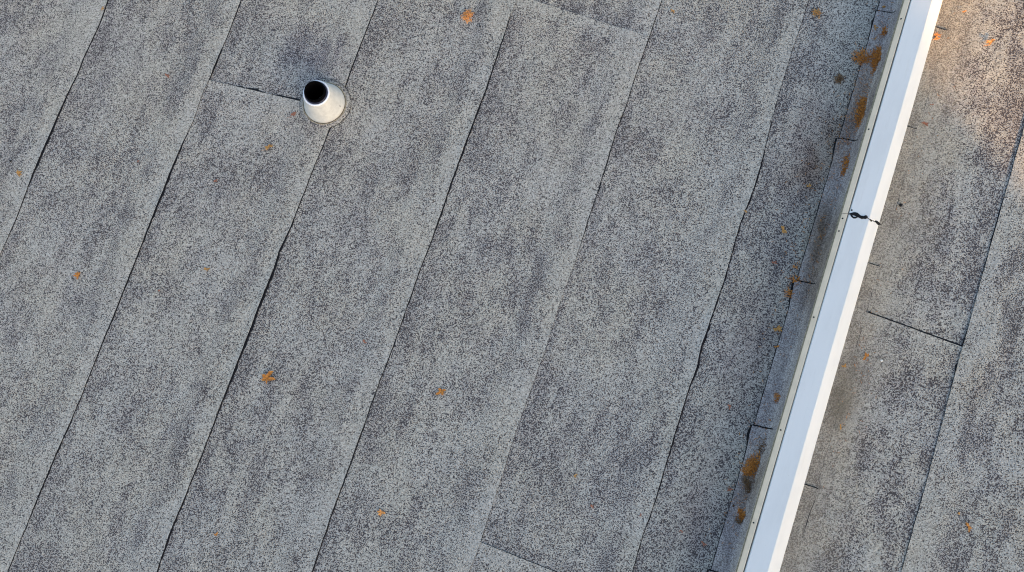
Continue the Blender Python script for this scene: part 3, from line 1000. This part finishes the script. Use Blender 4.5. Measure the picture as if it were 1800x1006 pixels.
LEAVES = [
    # px, py, size, colour, elong, stem, label
    (180, 15, 8, 'tan', 1.0, False, 'tiny golden leaf scrap on the leftmost seam at the top edge of the photo'),
    (33, 306, 13, 'tan', 1.0, False, 'golden orange leaf close to the left photo edge, left of the first seam'),
    (137, 486, 13, 'orange', 1.0, False, 'small round orange leaf alone in the left strip, below the first seam end'),
    (294, 133, 10, 'red', 1.6, False, 'faint reddish leaf sliver upper left, left of the cross seam by the vent pipe'),
    (242, 284, 6, 'red', 1.2, False, 'tiny dark reddish scrap beside the second seam, left of it'),
    (378, 317, 8, 'red', 1.0, False, 'small reddish brown scrap on the strip below left of the vent pipe'),
    (364, 473, 9, 'tan', 1.0, False, 'small golden leaf scrap in the middle of the third strip from the left'),
    (280, 512, 6, 'red', 1.0, False, 'tiny reddish speck low beside the second seam, right of it'),
    (472, 259, 13, 'tan', 1.3, True, 'small golden leaf with a thin stalk, below left of the vent pipe'),
    (515, 202, 11, 'red', 1.5, True, 'thin reddish leaf with a stalk just left of the white vent cone'),
    (547, 217, 7, 'orange', 1.0, False, 'little orange leaf touching the lower left foot of the vent cone'),
    (470, 664, 19, 'orange', 1.2, False, 'orange brown leaf in the lower left, largest on the strip below the vent pipe'),
    (775, 688, 15, 'orange', 1.2, False, 'orange leaf in the lower middle of the photo, right of the fourth seam'),
    (672, 900, 13, 'bright', 1.1, False, 'pale orange leaf near the bottom, left of the lower middle'),
    (380, 941, 8, 'orange', 1.0, False, 'small orange leaf at the bottom left beside the third seam'),
    (640, 601, 7, 'red', 1.3, False, 'tiny reddish scrap left of the fourth seam at mid height'),
    (1183, 19, 8, 'tan', 1.2, False, 'faint golden scrap at the top, right of the fifth seam'),
    (1041, 891, 7, 'red', 1.1, False, 'tiny reddish leaf near the bottom between the fifth and sixth seams'),
    (1011, 836, 7, 'tan', 1.0, False, 'faint yellowish scrap above the tiny reddish leaf near the bottom'),
    (1127, 906, 6, 'red', 1.0, False, 'tiny reddish speck just left of the sixth seam near the bottom'),
    (1377, 404, 12, 'tan', 1.0, False, 'golden leaf on the last strip, level with the joint in the white cap'),
    (1422, 328, 8, 'tan', 1.0, False, 'small golden scrap on the last strip above the joint in the cap'),
    (1361, 462, 8, 'red', 1.2, False, 'small reddish leaf on the last strip beside a golden scrap'),
    (1397, 469, 8, 'orange', 1.2, False, 'small orange scrap just left of the flashing seam below the cap joint'),
    (1310, 372, 6, 'tan', 1.0, False, 'tiny golden scrap right against the sixth seam'),
    (1367, 579, 12, 'tan', 1.2, False, 'golden leaf just left of the flashing seam at mid height'),
    (1365, 609, 8, 'orange', 1.8, False, 'narrow orange leaf on the flashing seam under the golden leaf'),
    (1284, 714, 8, 'red', 1.2, False, 'small reddish leaf on the last strip in the lower right'),
    (1236, 955, 10, 'red', 1.7, False, 'narrow reddish leaf near the bottom, left of the flashing seam'),
    (1198, 932, 6, 'red', 1.2, False, 'tiny reddish scrap on the last strip close to the bottom'),
    (1283, 861, 8, 'red', 1.4, False, 'small reddish leaf lying on the flashing seam near the bottom'),
    (1357, 739, 8, 'orange', 1.2, False, 'small orange leaf against the trim above the lower flashing lap'),
    (1402, 489, 8, 'orange', 1.2, False, 'small orange leaf on the flashing lap below the cap joint'),
    (1556, 12, 8, 'tan', 1.1, False, 'small golden leaf at the top edge beside the white cap'),
    (1538, 49, 9, 'tan', 1.1, False, 'small golden leaf on the flashing seam near the top'),
    (1539, 69, 6, 'tan', 1.3, False, 'tiny golden scrap under the small golden leaf near the top'),
    (1742, 75, 13, 'bright', 1.3, True, 'bright orange curled leaf on the sunlit right roof'),
    (1695, 20, 7, 'bright', 1.3, False, 'tiny bright orange scrap on the sunlit roof near the top edge'),
    (1522, 628, 11, 'orange', 1.4, False, 'orange leaf right of the white cap below the cross seam'),
    (1484, 645, 8, 'tan', 1.0, False, 'small golden leaf against the right side of the white cap'),
    (1477, 750, 8, 'tan', 1.0, False, 'small golden leaf in the brown stain right of the cap'),
    (1626, 218, 10, 'red', 1.3, False, 'reddish leaf on the right roof beside the flashing corner'),
    (1638, 184, 6, 'red', 1.3, False, 'tiny reddish leaf above another one on the right roof'),
    (1701, 926, 11, 'orange', 1.4, False, 'orange leaf alone near the bottom right of the photo'),
    (1687, 904, 6, 'tan', 1.0, False, 'tiny pale scrap above the orange leaf in the bottom right'),
]
for i, (px, py, s, m, el, st, lab) in enumerate(LEAVES):
    o = leaf(px, py, s * 1.05, L[m], 100 + i, el, (0.75 if st else None), st)
    tag(o, lab, 'dead leaf', 'fallen leaves on the roof')

NEEDLES = [
    # px, py, w, h, colour, n, ang, label
    (822, 27, 20, 24, 'bright', 90, 0.3, 'bright orange needle rosette alone at the top, left of the fourth seam'),
    (1436, 22, 14, 14, 'tan', 36, 0, 'small golden needle tuft at the top of the last strip'),
    (1515, 101, 29, 27, 'orange', 150, 0.5, 'orange needle clump lying across the flashing seam near the top'),
    (1544, 106, 22, 48, 'orange', 380, -0.1, 'dense orange needle clump pressed against the trim near the top'),
    (1518, 203, 25, 66, 'orange', 560, -0.15, 'largest and longest orange needle pile, against the parapet'),
    (1489, 290, 14, 44, 'orange', 130, -0.35, 'thin straggling orange needle drift below the longest pile'),
    (1475, 138, 15, 16, 'brown', 60, 0, 'small dark brown needle tuft left of the flashing seam'),
    (1556, 56, 10, 22, 'orange', 40, 0, 'small orange needle drift near the top between seam and trim'),
    (1396, 493, 10, 10, 'orange', 20, 0, 'small orange tuft touching the flashing seam just above its lap'),
    (1387, 516, 11, 13, 'orange', 26, 0.4, 'orange tuft just below the flashing lap, left of the seam'),
    (1318, 824, 26, 24, 'orange', 170, 0.4, 'dense fan shaped orange needle clump on the lower flashing'),
    (1327, 812, 14, 34, 'orange', 110, -0.65, 'slanting orange needle drift joined to the fan shaped clump'),
    (1342, 786, 14, 38, 'brown', 60, -0.1, 'thin rusty needle drift below the lower flashing lap'),
    (1313, 853, 10, 24, 'brown', 70, 0.1, 'narrow rusty brown clump under the fan shaped one'),
    (1331, 852, 12, 16, 'brown', 45, 0, 'dull brown needles against the trim beside the narrow clump'),
    (1304, 905, 10, 22, 'orange', 80, 0.15, 'narrow orange needle clump near the bottom of the flashing'),
    (1299, 917, 10, 10, 'brown', 30, 0, 'small dull brown tuft at the foot of the lowest orange clump'),
    (1367, 700, 11, 15, 'orange', 36, 0, 'small orange needle tuft against the trim above the lower lap'),
    (1647, 63, 7, 16, 'bright', 30, 0, 'bright orange needles in the sun against the right side of the cap'),
    (1451, 455, 12, 26, 'brown', 50, 0, 'dark brown needles in the dirt beside the trim below the joint'),
]
for i, (px, py, w, h, m, n, a, lab) in enumerate(NEEDLES):
    z = 0.02
    o = needles(px, py, w * 0.92, h * 0.92, L[m], 500 + i, n, a, z, lens=0.026, thick=0.0015, pile=0.018)
    tag(o, lab, 'pine needles', 'pine needle clumps on the roof')

# loose needles and crumbs scattered along the parapet: nobody could count them
R = random.Random(77)
v, f = [], []
hot = [(1.22, 2.5, .05, .25), (1.21, 2.45, .06, .3), (1.20, 2.1, .05, .2), (1.24, 2.45, .05, .35), (1.20, 2.0, .06, .4), (1.22, 1.35, .05, .3), (1.13, 1.02, .05, .2), (1.2, 0.0, .05, .3), (1.18, -.3, .05, .3), (1.1, 1.7, .1, .4), (1.62, .5, .06, .25), (1.6, 1.6, .08, .6)]
for i in range(900):
    cx, cy, sx, sy = R.choice(hot)
    x, y = R.gauss(cx, sx), R.gauss(cy, sy)
    if 1.255 < x < 1.40: x = 1.255 - abs(R.gauss(0, .02))
    if 1.40 <= x < 1.50: x += 0.12
    th = R.uniform(0, 6.28)
    ln = R.uniform(0.005, 0.022)
    p = Vector((x, y, 0.016 if 1.16 < x < 1.5 else 0.0075))
    d = Vector((math.cos(th), math.sin(th), 0)) * ln
    e = Vector((-math.sin(th), math.cos(th), 0)) * ln * R.uniform(-.2, .2)
    tube_path([p, p + d * .5 + e, p + d], [0.0008, 0.0011, 0.0006], 1, 3, v, f)
o = mesh_obj('needle_litter', v, f, L['orange'])
tag(o, 'loose orange needles scattered thinly along both sides of the parapet', 'needle litter', None, 'stuff')


def pebble(px, py, r, mat, lab, seed, grp):
    c = at(px, py, 0.009)
    bm = bmesh.new()
    bmesh.ops.create_icosphere(bm, subdivisions=2, radius=r)
    for q in bm.verts:
        q.co *= 1 + 0.35 * noise.noise(q.co * 90 + Vector((seed, 0, 0)))
        q.co.z *= 0.6
    me = bpy.data.meshes.new('pebble')
    bm.to_mesh(me); bm.free()
    me.materials.append(mat)
    o = bpy.data.objects.new('pebble', me)
    o.location = (c.x, c.y, c.z + r * 0.35)
    o.rotation_euler = (0, 0, seed)
    link(o)
    tag(o, lab, 'pebble', grp)


G = 'small stones lying on the roof'
pebble(862, 17, 0.007, M['pebble_dark'], 'small black stone right of the bright orange rosette, nearest the top edge', 1, G)
pebble(844, 47, 0.006, M['pebble_dark'], 'tiny black stone just below the bright orange needle rosette', 2, G)
pebble(862, 62, 0.005, M['pebble_dark'], 'tiny black stone low right of the bright orange rosette, beside the seam', 3, G)
pebble(1583, 361, 0.010, M['pebble_dark'], 'black stone on the right roof, just right of the cap joint', 4, G)
pebble(1549, 634, 0.007, M['pebble_white'], 'small white stone on the right roof beside an orange leaf', 5, G)
pebble(19, 284, 0.007, M['pebble_dark'], 'black stone by the left edge above the golden orange leaf', 6, G)
pebble(413, 79, 0.005, M['pebble_dark'], 'tiny black stone at upper left near the second seam', 7, G)
pebble(1289, 889, 0.007, M['pebble_dark'], 'dark stone on the lower flashing beside its seam', 8, G)

# ------------------------------------------------------------------ what shades the roof: an unseen house, added as a blocker, and trees towards the low sun
AX = Vector((math.cos(SUN_AZ), math.sin(SUN_AZ), 0))        # along the sun's azimuth
PX = Vector((-AX.y, AX.x, 0))                                # across it
HD = 15.0                                                   # distance of the added house along the azimuth
house = empty('added_shade_house', tuple(AX * (HD + 4) + Vector((0, 0, -3.4))))
tag(house, 'tall rendered unseen house added to shade the flat roof from the low sun', 'house')
hx, hy = house.location.x, house.location.y


def frame_pt(a, s, z):
    p = AX * a + PX * s
    return (p.x - hx, p.y - hy, z + 3.4)


S_L, S_R, EAVE, RIDGE = -14.0, 2.35, 4.6, 7.2
v = [frame_pt(HD, S_L, -3.4), frame_pt(HD, S_R, -3.4), frame_pt(HD + 8, S_R, -3.4), frame_pt(HD + 8, S_L, -3.4),
     frame_pt(HD, S_L, EAVE), frame_pt(HD, S_R, EAVE), frame_pt(HD + 8, S_R, EAVE), frame_pt(HD + 8, S_L, EAVE),
     frame_pt(HD + 4, S_L, RIDGE), frame_pt(HD + 4, S_R, RIDGE)]
mesh_obj('added_house_wall', v, [(0, 1, 5, 4), (1, 2, 6, 9, 5), (2, 3, 7, 6), (3, 0, 4, 8, 7)], M['render'], house)
v = []
for dz in (0.02, 0.16):
    v += [frame_pt(HD - 0.3, S_L - 0.3, EAVE - 0.2 + dz), frame_pt(HD - 0.3, S_R + 0.15, EAVE - 0.2 + dz), frame_pt(HD + 4, S_L - 0.3, RIDGE + dz),
          frame_pt(HD + 4, S_R + 0.15, RIDGE + dz), frame_pt(HD + 8.3, S_L - 0.3, EAVE - 0.2 + dz), frame_pt(HD + 8.3, S_R + 0.15, EAVE - 0.2 + dz)]
mesh_obj('roof', v, [(6, 7, 9, 8), (8, 9, 11, 10), (1, 0, 2, 3), (3, 2, 4, 5), (0, 1, 7, 6), (5, 4, 10, 11), (0, 6, 8, 2), (2, 8, 10, 4), (7, 1, 3, 9), (9, 3, 5, 11)], M['tile'], house)  # roof of the added house
for r_ in (-2.3, 1.2):
    for c_ in range(5):
        s0 = S_L + 1.4 + c_ * 3.0
        w = [frame_pt(HD - 0.05, s0, r_), frame_pt(HD - 0.05, s0 + 1.2, r_), frame_pt(HD - 0.05, s0 + 1.2, r_ + 1.5), frame_pt(HD - 0.05, s0, r_ + 1.5),
             frame_pt(HD + 0.02, s0, r_), frame_pt(HD + 0.02, s0 + 1.2, r_), frame_pt(HD + 0.02, s0 + 1.2, r_ + 1.5), frame_pt(HD + 0.02, s0, r_ + 1.5)]
        mesh_obj('added_house_window', w, [(0, 1, 2, 3), (0, 4, 5, 1), (1, 5, 6, 2), (2, 6, 7, 3), (3, 7, 4, 0)], M['glass'], house)


def tree(a, s, h, r, n, seed, lab, bottom=0.12):
    base = AX * a + PX * s
    o = empty('conifer_tree', (base.x, base.y, -3.4))
    tag(o, lab, 'tree', 'trees beyond the roof')
    RR = random.Random(seed)
    vv, ff = [], []
    for i in range(7):
        t = i / 6
        rr = 0.20 * (1 - t) + 0.02
        for q in range(8):
            an = q * math.pi / 4
            vv.append((rr * math.cos(an) + 0.1 * math.sin(t * 4), rr * math.sin(an), t * h * 0.97))
    for i in range(6):
        for q in range(8):
            l = (q + 1) % 8
            ff.append((i * 8 + q, i * 8 + l, (i + 1) * 8 + l, (i + 1) * 8 + q))
    # limbs
    for i in range(40):
        t = RR.uniform(bottom, 0.95)
        an = RR.uniform(0, 6.28)
        ln = r * (1.05 - t) * 0.9 + 0.15
        p = Vector((0.1 * math.sin(t * 4), 0, t * h))
        d = Vector((math.cos(an) * ln, math.sin(an) * ln, -0.1 * ln))
        tube_path([p, p + d * 0.5 + Vector((0, 0, 0.05)), p + d], [0.04, 0.025, 0.008], 1, 4, vv, ff)
    mesh_obj('trunk', vv, ff, M['bark'], o)
    vv, ff = [], []
    for i in range(n):
        t = bottom + (1 - bottom) * (1 - math.sqrt(RR.random())) if RR.random() < 0.6 else RR.uniform(bottom, 1)
        rr = r * (1.05 - t) * (RR.random() ** 0.5) * (0.75 + 0.35 * math.sin(t * 40 + RR.uniform(-.5, .5)))
        an = RR.uniform(0, 6.28)
        p = Vector((rr * math.cos(an), rr * math.sin(an), t * h - 0.12 * rr))
        e = Euler((RR.uniform(-.8, .8), RR.uniform(-.8, .8), RR.uniform(0, 6.28)))
        sz = RR.uniform(0.06, 0.15)
        b = len(vv)
        for q in ((-sz, -sz * .35, 0), (sz, -sz * .2, 0), (sz * .9, sz * .3, 0.02), (-sz * .7, sz * .35, 0)):
            w = Vector(q); w.rotate(e); vv.append(tuple(p + w))
        ff.append((b, b + 1, b + 2, b + 3))
    mesh_obj('crown', vv, ff, M['leafage'], o)


tree(24.5, 2.72, 11.2, 1.75, 9000, 1, 'slender conifer at the corner of the added house')
tree(13.5, 4.15, 7.9, 1.7, 5200, 2, 'open conifer standing clear of the added house')
tree(17.0, 7.0, 9.0, 1.9, 7000, 3, 'tall conifer farthest from the added house')
